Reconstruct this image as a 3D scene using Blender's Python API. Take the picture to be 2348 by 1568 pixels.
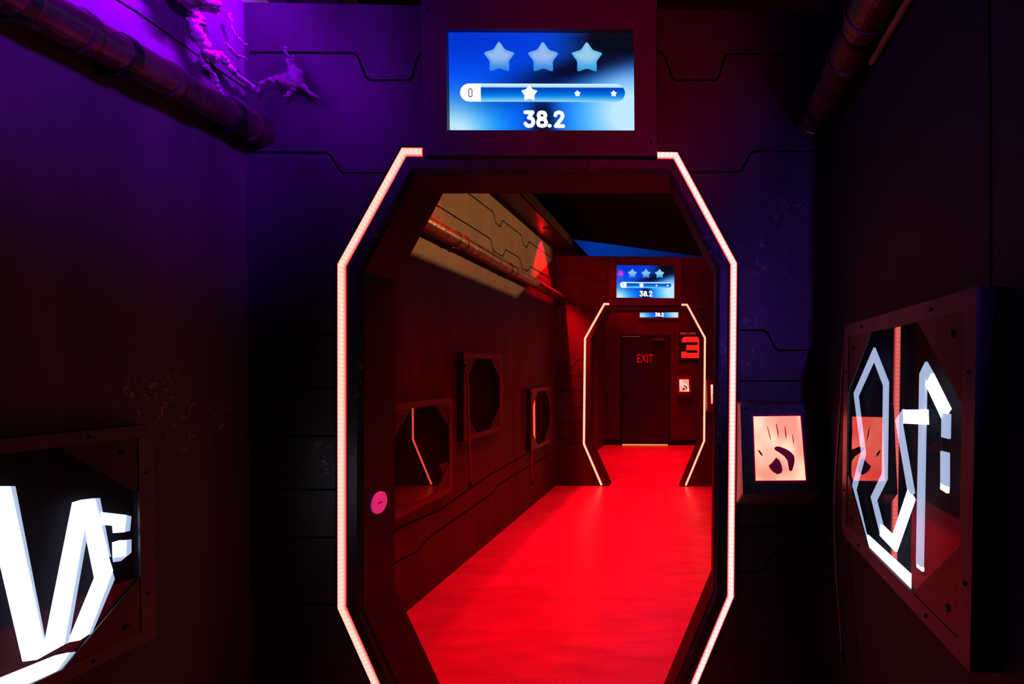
import bpy, bmesh, math, random
from mathutils import Vector, Matrix
from math import radians as RAD

# ------------------------------------------------------------------ clear
for o in list(bpy.data.objects):
    bpy.data.objects.remove(o, do_unlink=True)
scn = bpy.context.scene
COL = scn.collection
random.seed(7)

# ------------------------------------------------------------------ camera
W, H, F = 2348, 1568, 1030.0
EYE = Vector((0, 0, 1.37))
ROT = (Matrix.Rotation(-0.0129, 3, 'Z') @ Matrix.Rotation(math.pi / 2 - 0.0198, 3, 'X')
       @ Matrix.Rotation(0.007, 3, 'Z'))
_d = ROT.transposed() @ Vector((0, 1, 0))
CX = 1587 - F * _d.x / (-_d.z)
CY = 850 + F * _d.y / (-_d.z)
cam_data = bpy.data.cameras.new('camera')
cam_data.sensor_width = 36
cam_data.sensor_fit = 'HORIZONTAL'
cam_data.lens = 36 * F / W
cam_data.shift_x = -(CX - W / 2) / W
cam_data.shift_y = (CY - H / 2) / W
cam_data.clip_start = 0.02
cam = bpy.data.objects.new('camera', cam_data)
COL.objects.link(cam)
cam.matrix_world = Matrix.Translation(EYE) @ ROT.to_4x4()
scn.camera = cam

# ------------------------------------------------------------------ world and exposure
world = bpy.data.worlds.new('dark_hall')
scn.world = world
world.use_nodes = True
world.node_tree.nodes['Background'].inputs[0].default_value = (0.25, 0.05, 0.6, 1)
world.node_tree.nodes['Background'].inputs[1].default_value = 0.0015
scn.view_settings.view_transform = 'Standard'
scn.view_settings.look = 'None'
scn.view_settings.gamma = 1.0
scn.view_settings.exposure = 0.0
scn.view_settings.use_curve_mapping = False

D1, D2, D3 = 1.643, 5.307, 8.25          # the two portal walls and the end wall
XL, XR = -1.602, 0.49                     # corridor side walls
TW = 0.165                               # thickness of a portal wall
WTOP = 2.705
STOP = 2.78                              # underside of the soffit


# ------------------------------------------------------------------ lights
def light(name, kind, loc, target, power, color, **kw):
    d = bpy.data.lights.new(name, kind)
    d.energy = power
    d.color = color
    for k, v in kw.items():
        setattr(d, k, v)
    o = bpy.data.objects.new(name, d)
    COL.objects.link(o)
    o.location = loc
    o.rotation_euler = (Vector(target) - Vector(loc)).to_track_quat('-Z', 'Y').to_euler()
    return o


RED = (1.0, 0.0, 0.007)
PURPLE = (0.40, 0.0, 1.0)
INDIGO = (0.22, 0.02, 1.0)
# violet spot high beside the left wall
light('violet_batten', 'AREA', (-1.08, 1.20, 3.12), (-1.62, 1.20, 2.62), 36, (0.30, 0.0, 1.0),
      shape='RECTANGLE', size=0.65, size_y=0.03, spread=RAD(46))
_z = -Vector((-0.54, 0, -0.50)).normalized()
_x = Vector((0, 1, 0))
_y = _z.cross(_x)
bpy.data.objects['violet_batten'].rotation_euler = Matrix((_x, _y, _z)).transposed().to_euler()
# wide indigo wash over the left wall and the first portal wall
light('indigo_wash', 'SPOT', (0.1, -0.5, 2.9), (-1.62, 1.15, 2.58), 480, (0.26, 0.0, 1.0),
      spot_size=RAD(42), spot_blend=1.0, shadow_soft_size=0.15)
# blue spot coming round the end of the right wall
light('blue_spot', 'SPOT', (0.56, -2.0, 1.95), (0.35, D1, 1.75), 75, (0.24, 0.05, 1.0),
      spot_size=RAD(25), spot_blend=0.9, shadow_soft_size=0.02)
# low red spill in the near bay
light('red_spill', 'SPOT', (-0.2, -0.4, 2.3), (-0.32, D1, 2.42), 60, (1, 0.0, 0.06),
      spot_size=RAD(38), spot_blend=1.0, shadow_soft_size=0.1)
# red light panels above the second and third bay
light('red_down_second_bay', 'AREA', (-0.55, 3.5, 2.95), (-0.55, 3.5, 0), 82, RED,
      shape='RECTANGLE', size=0.9, size_y=3.0, spread=RAD(75))
light('red_down_third_bay', 'AREA', (-0.55, 6.9, 2.95), (-0.55, 6.9, 0), 85, RED,
      shape='RECTANGLE', size=0.9, size_y=2.2, spread=RAD(80))
light('red_portal_wash', 'SPOT', (-1.0, 4.3, 2.72), (-1.5, D2, 2.25), 22, RED,
      spot_size=RAD(75), spot_blend=0.8, shadow_soft_size=0.03)
light('red_portal_wash_right', 'SPOT', (-0.1, 3.2, 3.2), (-0.2, D2, 2.4), 30, (1, 0, 0.05),
      spot_size=RAD(60), spot_blend=0.9, shadow_soft_size=0.03)
light('red_end_wash', 'SPOT', (-1.25, 7.6, 2.66), (-1.4, D3, 2.0), 25, RED,
      spot_size=RAD(90), spot_blend=0.8, shadow_soft_size=0.03)
light('red_end_wash_right', 'SPOT', (0.0, 6.6, 2.9), (-0.1, D3, 1.9), 26, RED,
      spot_size=RAD(70), spot_blend=0.8, shadow_soft_size=0.03)
# wall washer under the soffit that draws the red fan
light('red_wall_washer', 'SPOT', (-1.55, 4.79, 2.77), (-1.615, 4.82, 2.1), 520, RED,
      spot_size=RAD(80), spot_blend=0.45, shadow_soft_size=0.01)
light('red_wall_washer_near', 'SPOT', (-1.545, 2.62, 2.75), (-1.61, 2.66, 2.1), 150, RED,
      spot_size=RAD(82), spot_blend=0.45, shadow_soft_size=0.01)
# warm work light far up on the right, over the top of the bay walls
light('warm_lamp', 'SPOT', (2.25, 6.3, 3.27), (-1.6, 3.0, 2.3), 1350, (1.0, 0.34, 0.09),
      spot_size=RAD(50), spot_blend=0.4, shadow_soft_size=0.02)
# blue light on the hall wall beyond
light('blue_backwash', 'SPOT', (-2.4, 8.9, 3.9), (-1.6, 11.0, 4.4), 420, (0.0, 0.10, 1.0),
      spot_size=RAD(110), spot_blend=1.0, shadow_soft_size=0.1)


# ------------------------------------------------------------------ materials
def mat(name, base=(0.05, 0.05, 0.05), rough=0.5, metal=0.0, emit=None, strength=1.0, noise=None, bump=0.0,
        spec=0.5, scuffs=None, streak=False, ior=1.45):
    m = bpy.data.materials.new(name)
    m.use_nodes = True
    nt = m.node_tree
    N, L = nt.nodes, nt.links
    b = N['Principled BSDF']
    b.inputs['Base Color'].default_value = (*base, 1)
    b.inputs['Roughness'].default_value = rough
    b.inputs['Metallic'].default_value = metal
    b.inputs['Specular IOR Level'].default_value = spec
    b.inputs['IOR'].default_value = ior
    if emit:
        b.inputs['Emission Color'].default_value = (*emit, 1)
        b.inputs['Emission Strength'].default_value = strength
    if noise or bump or scuffs:
        geo = N.new('ShaderNodeNewGeometry')
        n1 = N.new('ShaderNodeTexNoise')
        n1.inputs['Scale'].default_value = noise[0] if noise else 12
        n1.inputs['Detail'].default_value = 7
        n1.inputs['Roughness'].default_value = 0.62
        mp = N.new('ShaderNodeMapping')
        L.new(geo.outputs['Position'], mp.inputs[0])
        if streak:
            mp.inputs['Scale'].default_value = (1, 1, 0.22)
        L.new(mp.outputs[0], n1.inputs['Vector'])
        col = None
        if noise:
            amt = noise[1]
            mr = N.new('ShaderNodeMapRange')
            mr.inputs['From Min'].default_value = 0.32
            mr.inputs['From Max'].default_value = 0.68
            mr.inputs['To Min'].default_value = 1 - amt
            mr.inputs['To Max'].default_value = 1 + amt
            L.new(n1.outputs['Fac'], mr.inputs['Value'])
            vm = N.new('ShaderNodeVectorMath')
            vm.operation = 'SCALE'
            vm.inputs[0].default_value = base
            L.new(mr.outputs[0], vm.inputs['Scale'])
            col = vm.outputs[0]
            L.new(col, b.inputs['Base Color'])
        if bump:
            bp = N.new('ShaderNodeBump')
            bp.inputs['Strength'].default_value = bump
            bp.inputs['Distance'].default_value = 0.01
            n2 = N.new('ShaderNodeTexNoise')
            n2.inputs['Scale'].default_value = 45
            n2.inputs['Detail'].default_value = 5
            L.new(geo.outputs['Position'], n2.inputs['Vector'])
            L.new(n2.outputs['Fac'], bp.inputs['Height'])
            L.new(bp.outputs[0], b.inputs['Normal'])
        if scuffs:
            # chipped pale paint in a few places
            total = None
            for (c, r) in scuffs:
                di = N.new('ShaderNodeVectorMath')
                di.operation = 'DISTANCE'
                L.new(geo.outputs['Position'], di.inputs[0])
                di.inputs[1].default_value = c
                m1 = N.new('ShaderNodeMapRange')
                m1.inputs['From Min'].default_value = r
                m1.inputs['From Max'].default_value = r * 0.35
                m1.inputs['To Min'].default_value = 0
                m1.inputs['To Max'].default_value = 1
                L.new(di.outputs['Value'], m1.inputs['Value'])
                if total is None:
                    total = m1.outputs[0]
                else:
                    ad = N.new('ShaderNodeMath')
                    ad.operation = 'MAXIMUM'
                    L.new(total, ad.inputs[0])
                    L.new(m1.outputs[0], ad.inputs[1])
                    total = ad.outputs[0]
            n3 = N.new('ShaderNodeTexNoise')
            n3.inputs['Scale'].default_value = 34
            n3.inputs['Detail'].default_value = 10
            n3.inputs['Roughness'].default_value = 0.72
            n3.inputs['Distortion'].default_value = 1.2
            L.new(geo.outputs['Position'], n3.inputs['Vector'])
            th = N.new('ShaderNodeMapRange')
            th.inputs['From Min'].default_value = 0.56
            th.inputs['From Max'].default_value = 0.62
            L.new(n3.outputs['Fac'], th.inputs['Value'])
            mu = N.new('ShaderNodeMath')
            mu.operation = 'MULTIPLY'
            L.new(total, mu.inputs[0])
            L.new(th.outputs[0], mu.inputs[1])
            mx = N.new('ShaderNodeMix')
            mx.data_type = 'RGBA'
            L.new(mu.outputs[0], mx.inputs['Factor'])
            if col is not None:
                L.new(col, mx.inputs['A'])
            else:
                mx.inputs['A'].default_value = (*base, 1)
            mx.inputs['B'].default_value = (0.42, 0.38, 0.42, 1)
            L.new(mx.outputs['Result'], b.inputs['Base Color'])
    return m


def P(px, py, n='Y', d=0.0):
    """point of the photograph on the plane n = d (or on an arbitrary plane (point, normal))"""
    v = ROT @ Vector(((px - CX) / F, -(py - CY) / F, -1))
    if isinstance(n, str):
        i = 'XYZ'.index(n)
        t = (d - EYE[i]) / v[i]
    else:
        p0, nn = n
        t = (p0 - EYE).dot(nn) / v.dot(nn)
    return EYE + v * t


M = {}
M['front_wall'] = mat('front_wall_paint', (0.050, 0.046, 0.058), 0.42, noise=(5, 0.45), bump=0.12, streak=True,
                      scuffs=[(tuple(P(1785, 495, 'Y', D1)), 0.075), (tuple(P(1750, 555, 'Y', D1)), 0.04),
                              (tuple(P(1738, 612, 'Y', D1)), 0.04), (tuple(P(1725, 730, 'Y', D1)), 0.07),
                              (tuple(P(1722, 820, 'Y', D1)), 0.07), (tuple(P(1835, 470, 'Y', D1)), 0.04),
                              (tuple(P(745, 1050, 'Y', D1)), 0.08)])
M['far_wall'] = mat('far_wall_paint', (0.042, 0.038, 0.04), 0.5, noise=(4, 0.45), bump=0.1, streak=True)
M['side_wall'] = mat('side_wall_paint', (0.078, 0.068, 0.078), 0.6, noise=(4.5, 0.3), bump=0.15, streak=True, spec=0.3,
                     scuffs=[(tuple(P(350, 925, 'X', XL)), 0.13), (tuple(P(410, 975, 'X', XL)), 0.12),
                             (tuple(P(510, 955, 'X', XL)), 0.06)])
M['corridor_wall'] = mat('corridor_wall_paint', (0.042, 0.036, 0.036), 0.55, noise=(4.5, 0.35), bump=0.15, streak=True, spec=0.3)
M['dark_wall'] = mat('dark_wall_paint', (0.015, 0.013, 0.018), 0.6, noise=(4, 0.3), spec=0.3)
M['black'] = mat('matt_black', (0.006, 0.006, 0.007), 0.8, spec=0.2)
M['ceiling'] = mat('ceiling_black', (0.012, 0.012, 0.014), 0.95, noise=(3, 0.3), spec=0.1)
M['hall'] = mat('hall_paint', (0.12, 0.12, 0.13), 0.9, noise=(1, 0.2), spec=0.1)
M['seam'] = mat('panel_seam_black', (0.002, 0.002, 0.002), 0.9, spec=0.05)
M['frame'] = mat('portal_frame_paint', (0.055, 0.05, 0.062), 0.36, noise=(9, 0.4), bump=0.1,
                 scuffs=[(tuple(P(1650, 1010, 'Y', D1)), 0.16), (tuple(P(1630, 560, 'Y', D1)), 0.1),
                         (tuple(P(1650, 830, 'Y', D1)), 0.12), (tuple(P(890, 500, 'Y', D1)), 0.13),
                         (tuple(P(828, 860, 'Y', D1)), 0.12), (tuple(P(1370, 388, 'Y', D1)), 0.09)])
M['casing'] = mat('display_casing', (0.085, 0.07, 0.08), 0.45, noise=(3, 0.2))
M['metal_dark'] = mat('dark_metal', (0.05, 0.05, 0.055), 0.35, metal=0.8, noise=(30, 0.3))
M['panel_frame'] = mat('panel_frame_paint', (0.065, 0.055, 0.07), 0.4, noise=(14, 0.25), bump=0.05)
M['plate'] = mat('corner_plate_paint', (0.024, 0.020, 0.024), 0.35, noise=(14, 0.25))
M['screw'] = mat('screw_metal', (0.02, 0.02, 0.025), 0.25, metal=0.6)
M['scanner'] = mat('textured_plastic', (0.10, 0.095, 0.12), 0.45, noise=(60, 0.3), bump=0.6)
M['print'] = mat('palm_print', (0.10, 0.015, 0.05), 0.4, emit=(0.10, 0.0, 0.02), strength=0.6)
M['pipe'] = mat('rusty_pipe', (0.10, 0.06, 0.055), 0.32, metal=0.4, noise=(16, 0.55), bump=0.25)
M['vine'] = mat('dry_root', (0.38, 0.33, 0.34), 0.35, noise=(40, 0.4), bump=0.5)
M['hose'] = mat('grey_hose', (0.30, 0.26, 0.30), 0.4)
M['hose_dark'] = mat('dark_hose', (0.16, 0.10, 0.11), 0.4)
M['tag'] = mat('pink_disc_added_glow', (0.75, 0.30, 0.45), 0.45, emit=(0.50, 0.02, 0.17), strength=0.8)  # emission added to brighten the disc, too dark under the lamps alone
M['cavity'] = mat('panel_cavity', (0.008, 0.008, 0.012), 0.8, spec=0.1)
M['soffit'] = mat('soffit_paint', (0.018, 0.015, 0.015), 0.35, noise=(6, 0.3))
M['fascia'] = mat('fascia_paint', (0.012, 0.010, 0.008), 0.9, noise=(6, 0.2), spec=0.0)
M['door'] = mat('door_paint', (0.012, 0.011, 0.013), 0.4, noise=(8, 0.3))
M['sign_red'] = mat('sign_graphic', (0.7, 0.08, 0.06), 0.5, emit=(1.0, 0.02, 0.015), strength=0.85)
M['exit_red'] = mat('exit_lettering', (0.45, 0.06, 0.05), 0.5, emit=(1.0, 0.02, 0.01), strength=0.05)
M['white_glow'] = mat('neon_glow_bright', (0.8, 0.8, 0.8), 0.4, emit=(0.80, 0.88, 1.0), strength=1.9)
M['dim_glow'] = mat('neon_glow_soft', (0.6, 0.6, 0.6), 0.4, emit=(0.50, 0.66, 0.92), strength=0.95)
M['downlight'] = mat('downlight_lens', (0.8, 0.2, 0.2), 0.3, emit=(1, 0.12, 0.08), strength=6)
M['leak'] = mat('light_under_door', (0.5, 0.4, 0.2), 0.5, emit=(1.0, 0.48, 0.10), strength=1.3)
M['white'] = mat('screen_white', (0, 0, 0), 0.4, emit=(1, 1, 1), strength=1.15)
M['ink'] = mat('screen_ink', (0, 0, 0), 0.4, emit=(0.03, 0.04, 0.08), strength=1.0)


def floor_material():
    m = bpy.data.materials.new('brushed_floor')
    m.use_nodes = True
    nt = m.node_tree
    N, L = nt.nodes, nt.links
    b = N['Principled BSDF']
    geo = N.new('ShaderNodeNewGeometry')
    mp = N.new('ShaderNodeMapping')
    mp.inputs['Scale'].default_value = (2.2, 9, 1)
    L.new(geo.outputs['Position'], mp.inputs[0])
    n1 = N.new('ShaderNodeTexNoise')
    n1.inputs['Scale'].default_value = 1.6
    n1.inputs['Detail'].default_value = 8
    L.new(mp.outputs[0], n1.inputs['Vector'])
    bk = N.new('ShaderNodeTexBrick')
    bk.inputs['Scale'].default_value = 1.0
    bk.inputs['Brick Width'].default_value = 1.2
    bk.inputs['Row Height'].default_value = 0.2
    bk.inputs['Mortar Size'].default_value = 0.0015
    bk.inputs['Color1'].default_value = (0.92, 0.92, 0.92, 1)
    bk.inputs['Color2'].default_value = (1.06, 1.06, 1.06, 1)
    bk.inputs['Mortar'].default_value = (0.75, 0.75, 0.75, 1)
    L.new(geo.outputs['Position'], bk.inputs['Vector'])
    mr = N.new('ShaderNodeMapRange')
    mr.inputs['From Min'].default_value = 0.3
    mr.inputs['From Max'].default_value = 0.7
    mr.inputs['To Min'].default_value = 0.27
    mr.inputs['To Max'].default_value = 0.38
    L.new(n1.outputs['Fac'], mr.inputs['Value'])
    vm = N.new('ShaderNodeVectorMath')
    vm.operation = 'SCALE'
    L.new(bk.outputs['Color'], vm.inputs[0])
    L.new(mr.outputs[0], vm.inputs['Scale'])
    L.new(vm.outputs[0], b.inputs['Base Color'])
    b.inputs['Roughness'].default_value = 0.34
    return m


M['floor'] = floor_material()


def led_material(name, core, rim_color):
    """red LED tape behind a frosted lens: beads along U, saturated edges across V"""
    m = bpy.data.materials.new(name)
    m.use_nodes = True
    nt = m.node_tree
    N, L = nt.nodes, nt.links
    b = N['Principled BSDF']
    b.inputs['Base Color'].default_value = (0.3, 0.05, 0.05, 1)
    uv = N.new('ShaderNodeUVMap')
    sp = N.new('ShaderNodeSeparateXYZ')
    L.new(uv.outputs[0], sp.inputs[0])
    # distance from the middle of the lens
    s = N.new('ShaderNodeMath'); s.operation = 'SUBTRACT'; s.inputs[1].default_value = 0.5
    L.new(sp.outputs['Y'], s.inputs[0])
    a = N.new('ShaderNodeMath'); a.operation = 'ABSOLUTE'
    L.new(s.outputs[0], a.inputs[0])
    mr = N.new('ShaderNodeMapRange')
    mr.inputs['From Min'].default_value = 0.24
    mr.inputs['From Max'].default_value = 0.46
    L.new(a.outputs[0], mr.inputs['Value'])
    w = N.new('ShaderNodeMath'); w.operation = 'MULTIPLY'; w.inputs[1].default_value = 2 * math.pi / 0.0155
    L.new(sp.outputs['X'], w.inputs[0])
    c = N.new('ShaderNodeMath'); c.operation = 'SINE'
    L.new(w.outputs[0], c.inputs[0])
    m2 = N.new('ShaderNodeMapRange')
    m2.inputs['From Min'].default_value = -1
    m2.inputs['To Min'].default_value = 0.86
    m2.inputs['To Max'].default_value = 1.1
    L.new(c.outputs[0], m2.inputs['Value'])
    mx = N.new('ShaderNodeMix'); mx.data_type = 'RGBA'
    L.new(mr.outputs[0], mx.inputs['Factor'])
    mx.inputs['A'].default_value = (*core, 1)
    mx.inputs['B'].default_value = (*rim_color, 1)
    L.new(mx.outputs['Result'], b.inputs['Emission Color'])
    L.new(m2.outputs[0], b.inputs['Emission Strength'])
    return m


M['led_right'] = led_material('led_lens_right', (5.5, 0.90, 0.80), (1.3, 0.0, 0.08))
M['led_far'] = led_material('led_lens_far', (8.0, 0.78, 0.50), (1.6, 0.0, 0.0))
M['led'] = led_material('led_lens', (3.6, 0.74, 0.58), (1.3, 0.0, 0.03))


def palm_screen_material():
    m = bpy.data.materials.new('palm_screen')
    m.use_nodes = True
    nt = m.node_tree
    N, L = nt.nodes, nt.links
    b = N['Principled BSDF']
    b.inputs['Base Color'].default_value = (0.3, 0.1, 0.1, 1)
    uv = N.new('ShaderNodeUVMap')
    n = N.new('ShaderNodeTexNoise'); n.inputs['Scale'].default_value = 1.6; n.inputs['Detail'].default_value = 1
    L.new(uv.outputs[0], n.inputs['Vector'])
    r = N.new('ShaderNodeMapRange')
    r.inputs['From Min'].default_value = 0.38; r.inputs['From Max'].default_value = 0.6
    L.new(n.outputs['Fac'], r.inputs['Value'])
    mx = N.new('ShaderNodeMix'); mx.data_type = 'RGBA'
    L.new(r.outputs[0], mx.inputs['Factor'])
    mx.inputs['A'].default_value = (4.5, 0.36, 0.26, 1)
    mx.inputs['B'].default_value = (5.0, 0.80, 0.55, 1)
    # LED dot grid
    sc = N.new('ShaderNodeVectorMath'); sc.operation = 'MULTIPLY'; sc.inputs[1].default_value = (52, 66, 1)
    L.new(uv.outputs[0], sc.inputs[0])
    fr = N.new('ShaderNodeVectorMath'); fr.operation = 'FRACTION'
    L.new(sc.outputs[0], fr.inputs[0])
    ds = N.new('ShaderNodeVectorMath'); ds.operation = 'DISTANCE'; ds.inputs[1].default_value = (0.5, 0.5, 0)
    L.new(fr.outputs[0], ds.inputs[0])
    r2 = N.new('ShaderNodeMapRange')
    r2.inputs['From Min'].default_value = 0.2; r2.inputs['From Max'].default_value = 0.65
    r2.inputs['To Min'].default_value = 1.1; r2.inputs['To Max'].default_value = 0.72
    L.new(ds.outputs['Value'], r2.inputs['Value'])
    L.new(mx.outputs['Result'], b.inputs['Emission Color'])
    L.new(r2.outputs[0], b.inputs['Emission Strength'])
    return m


M['palm'] = palm_screen_material()


def attr_screen_material():
    m = bpy.data.materials.new('display_picture')
    m.use_nodes = True
    nt = m.node_tree
    N, L = nt.nodes, nt.links
    b = N['Principled BSDF']
    b.inputs['Base Color'].default_value = (0.004, 0.004, 0.006, 1)
    b.inputs['Roughness'].default_value = 0.08
    b.inputs['Specular IOR Level'].default_value = 0.35
    a = N.new('ShaderNodeAttribute')
    a.attribute_name = 'picture'
    L.new(a.outputs['Color'], b.inputs['Emission Color'])
    b.inputs['Emission Strength'].default_value = 1.0
    return m


M['picture'] = attr_screen_material()


def glass_material():
    m = bpy.data.materials.new('smoked_glass')
    m.use_nodes = True
    nt = m.node_tree
    N, L = nt.nodes, nt.links
    N.remove(N['Principled BSDF'])
    out = N['Material Output']
    t = N.new('ShaderNodeBsdfTransparent'); t.inputs[0].default_value = (0.9, 0.91, 0.94, 1)
    g = N.new('ShaderNodeBsdfGlossy'); g.inputs['Roughness'].default_value = 0.01
    g.inputs['Color'].default_value = (0.9, 0.9, 0.9, 1)
    fr = N.new('ShaderNodeFresnel'); fr.inputs['IOR'].default_value = 1.65
    mx = N.new('ShaderNodeMixShader')
    geo = N.new('ShaderNodeNewGeometry')
    inv = N.new('ShaderNodeMath'); inv.operation = 'SUBTRACT'; inv.inputs[0].default_value = 1.0
    L.new(geo.outputs['Backfacing'], inv.inputs[1])
    mu = N.new('ShaderNodeMath'); mu.operation = 'MULTIPLY'
    L.new(fr.outputs[0], mu.inputs[0])
    L.new(inv.outputs[0], mu.inputs[1])
    L.new(mu.outputs[0], mx.inputs[0])
    L.new(t.outputs[0], mx.inputs[1])
    L.new(g.outputs[0], mx.inputs[2])
    L.new(mx.outputs[0], out.inputs['Surface'])
    return m


M['glass'] = glass_material()


# ------------------------------------------------------------------ mesh helpers
def obj(name, bm, m, parent=None, smooth=False):
    bmesh.ops.recalc_face_normals(bm, faces=bm.faces[:])
    me = bpy.data.meshes.new(name)
    bm.to_mesh(me)
    bm.free()
    if smooth:
        for p in me.polygons:
            p.use_smooth = True
    if m is not None:
        me.materials.append(m)
    o = bpy.data.objects.new(name, me)
    COL.objects.link(o)
    if parent is not None:
        o.parent = parent
    return o


def tag(o, label=None, cat=None, group=None, kind=None):
    if label:
        o['label'] = label
    if cat:
        o['category'] = cat
    if group:
        o['group'] = group
    if kind:
        o['kind'] = kind
    return o


def thing(name, label, cat, loc=(0, 0, 0), group=None):
    o = bpy.data.objects.new(name, None)
    COL.objects.link(o)
    o.location = loc
    o.empty_display_size = 0.05
    return tag(o, label, cat, group)


def settle(root):
    """children were modelled in world space: keep them there under a moved Empty"""
    bpy.context.view_layer.update()
    inv = root.matrix_world.inverted()
    for ch in root.children:
        ch.data.transform(inv)


def copy_tree(o, parent=None, off=None):
    c = o.copy()
    COL.objects.link(c)
    c.parent = parent
    if off is not None:
        c.location = o.location + Vector(off)
    for ch in list(o.children):
        copy_tree(ch, c)
    return c


def box(bm, lo, hi):
    lo, hi = Vector(lo), Vector(hi)
    v = [bm.verts.new((x, y, z)) for z in (lo.z, hi.z) for y in (lo.y, hi.y) for x in (lo.x, hi.x)]
    for f in ((0, 1, 3, 2), (4, 6, 7, 5), (0, 4, 5, 1), (2, 3, 7, 6), (0, 2, 6, 4), (1, 5, 7, 3)):
        bm.faces.new([v[i] for i in f])


def prism(bm, pts, off):
    """planar polygon extruded by the vector off"""
    off = Vector(off)
    a = [bm.verts.new(p) for p in pts]
    b = [bm.verts.new(Vector(p) + off) for p in pts]
    bm.faces.new(a)
    bm.faces.new(b[::-1])
    n = len(a)
    for i in range(n):
        bm.faces.new((a[i], b[i], b[(i + 1) % n], a[(i + 1) % n]))


def ribbon(bm, pts, width, nrm, h, closed=False, uv=False, bevel=0.0):
    """flat bar following a polyline, mitred corners, raised by h along nrm"""
    pts = [Vector(p) for p in pts]
    nrm = Vector(nrm).normalized()
    n = len(pts)
    left, right, s = [], [], [0.0]
    for i in range(1, n):
        s.append(s[-1] + (pts[i] - pts[i - 1]).length)
    for i in range(n):
        if closed:
            d0 = (pts[i] - pts[i - 1]).normalized()
            d1 = (pts[(i + 1) % n] - pts[i]).normalized()
        else:
            d0 = (pts[i] - pts[max(i - 1, 0)]).normalized() if i > 0 else (pts[1] - pts[0]).normalized()
            d1 = (pts[min(i + 1, n - 1)] - pts[i]).normalized() if i < n - 1 else d0
        p0, p1 = nrm.cross(d0), nrm.cross(d1)
        mt = (p0 + p1).normalized()
        k = min(1.0 / max(mt.dot(p1), 0.3), 2.4)
        left.append(pts[i] + mt * k * width / 2)
        right.append(pts[i] - mt * k * width / 2)
    lay = bm.loops.layers.uv.verify() if uv else None
    rng = range(n if closed else n - 1)
    up = nrm * h
    L0 = [bm.verts.new(p) for p in left]
    R0 = [bm.verts.new(p) for p in right]
    L1 = [bm.verts.new(p * (1 - bevel) + q * bevel + up) for p, q in zip(left, right)]
    R1 = [bm.verts.new(q * (1 - bevel) + p * bevel + up) for p, q in zip(left, right)]
    for i in rng:
        j = (i + 1) % n
        fs = [(bm.faces.new((L1[i], L1[j], R1[j], R1[i])), (bevel, bevel, 1 - bevel, 1 - bevel)),
              (bm.faces.new((L0[i], L0[j], L1[j], L1[i])), (0, 0, bevel, bevel)),
              (bm.faces.new((R1[i], R1[j], R0[j], R0[i])), (1 - bevel, 1 - bevel, 1, 1)),
              (bm.faces.new((R0[i], R0[j], L0[j], L0[i])), (1, 1, 0, 0))]
        if uv:
            for f, vs in fs:
                ss = (s[i], s[j], s[j], s[i])
                for lp, u, v in zip(f.loops, ss, vs):
                    lp[lay].uv = (u, v)
    if not closed:
        bm.faces.new((L0[0], L1[0], R1[0], R0[0]))
        bm.faces.new((R0[-1], R1[-1], L1[-1], L0[-1]))


def tube(bm, pts, radii, seg=16, cap=True):
    pts = [Vector(p) for p in pts]
    if not isinstance(radii, (list, tuple)):
        radii = [radii] * len(pts)
    rings = []
    up = None
    for i, p in enumerate(pts):
        a = pts[max(i - 1, 0)]
        b = pts[min(i + 1, len(pts) - 1)]
        if (b - a).length < 1e-6:
            d = rings_dir
        else:
            d = (b - a).normalized()
        rings_dir = d
        if up is None:
            up = Vector((0, 0, 1)) if abs(d.z) < 0.9 else Vector((1, 0, 0))
        x = d.cross(up).normalized()
        y = x.cross(d).normalized()
        rings.append([bm.verts.new(p + (x * math.cos(2 * math.pi * k / seg) + y * math.sin(2 * math.pi * k / seg)) * radii[i])
                      for k in range(seg)])
    for a, b in zip(rings, rings[1:]):
        for k in range(seg):
            bm.faces.new((a[k], a[(k + 1) % seg], b[(k + 1) % seg], b[k]))
    if cap:
        bm.faces.new(rings[0][::-1])
        bm.faces.new(rings[-1])


def blob(bm, c, r, rnd, sub=2, squash=(1, 1, 1)):
    t = bmesh.ops.create_icosphere(bm, subdivisions=sub, radius=1.0)
    for v in t['verts']:
        k = 1 + rnd.uniform(-0.22, 0.22)
        v.co = Vector(c) + Vector((v.co.x * squash[0], v.co.y * squash[1], v.co.z * squash[2])) * r * k


def screw(parent, c, n, r=0.006):
    bm = bmesh.new()
    c, n = Vector(c), Vector(n).normalized()
    tube(bm, [c, c + n * 0.002, c + n * 0.0035], [r, r, r * 0.55], 12)
    return obj('screw', bm, M['screw'], parent, True)


# ------------------------------------------------------------------ the setting
bm = bmesh.new()
box(bm, (-1.9, -2.6, -0.05), (1.0, D3 + 0.3, 0.0))
tag(obj('floor', bm, M['floor']), 'smooth brushed floor lit red along the corridor', kind='structure')

# portal outline, front inner edge, taken at the first wall and reused at the second
Li = [P(974, 1716, 'Y', D1), P(833, 1398, 'Y', D1), P(836, 620, 'Y', D1), P(955, 399, 'Y', D1)]
Ri = [P(1535, 398, 'Y', D1), P(1644, 614, 'Y', D1), P(1637, 1355, 'Y', D1), P(1495, 1712, 'Y', D1)]
INNER = [Vector((p.x, 0, p.z)) for p in Li + Ri]
INNER[0].z = INNER[-1].z = 0.0
Ls = [P(972, 355, 'Y', D1), P(930, 355, 'Y', D1), P(787, 609, 'Y', D1), P(787, 1390, 'Y', D1), P(921, 1716, 'Y', D1)]
Rs = [P(1508, 354, 'Y', D1), P(1549, 354, 'Y', D1), P(1682, 606, 'Y', D1), P(1675, 1365, 'Y', D1), P(1540, 1712, 'Y', D1)]
Ls = [Vector((p.x, 0, p.z)) for p in Ls]
Rs = [Vector((p.x, 0, p.z)) for p in Rs]
Ls[-1].z = Rs[-1].z = 0.012
_zt = (Ls[0].z + Ls[1].z + Rs[0].z + Rs[1].z) / 4
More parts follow.
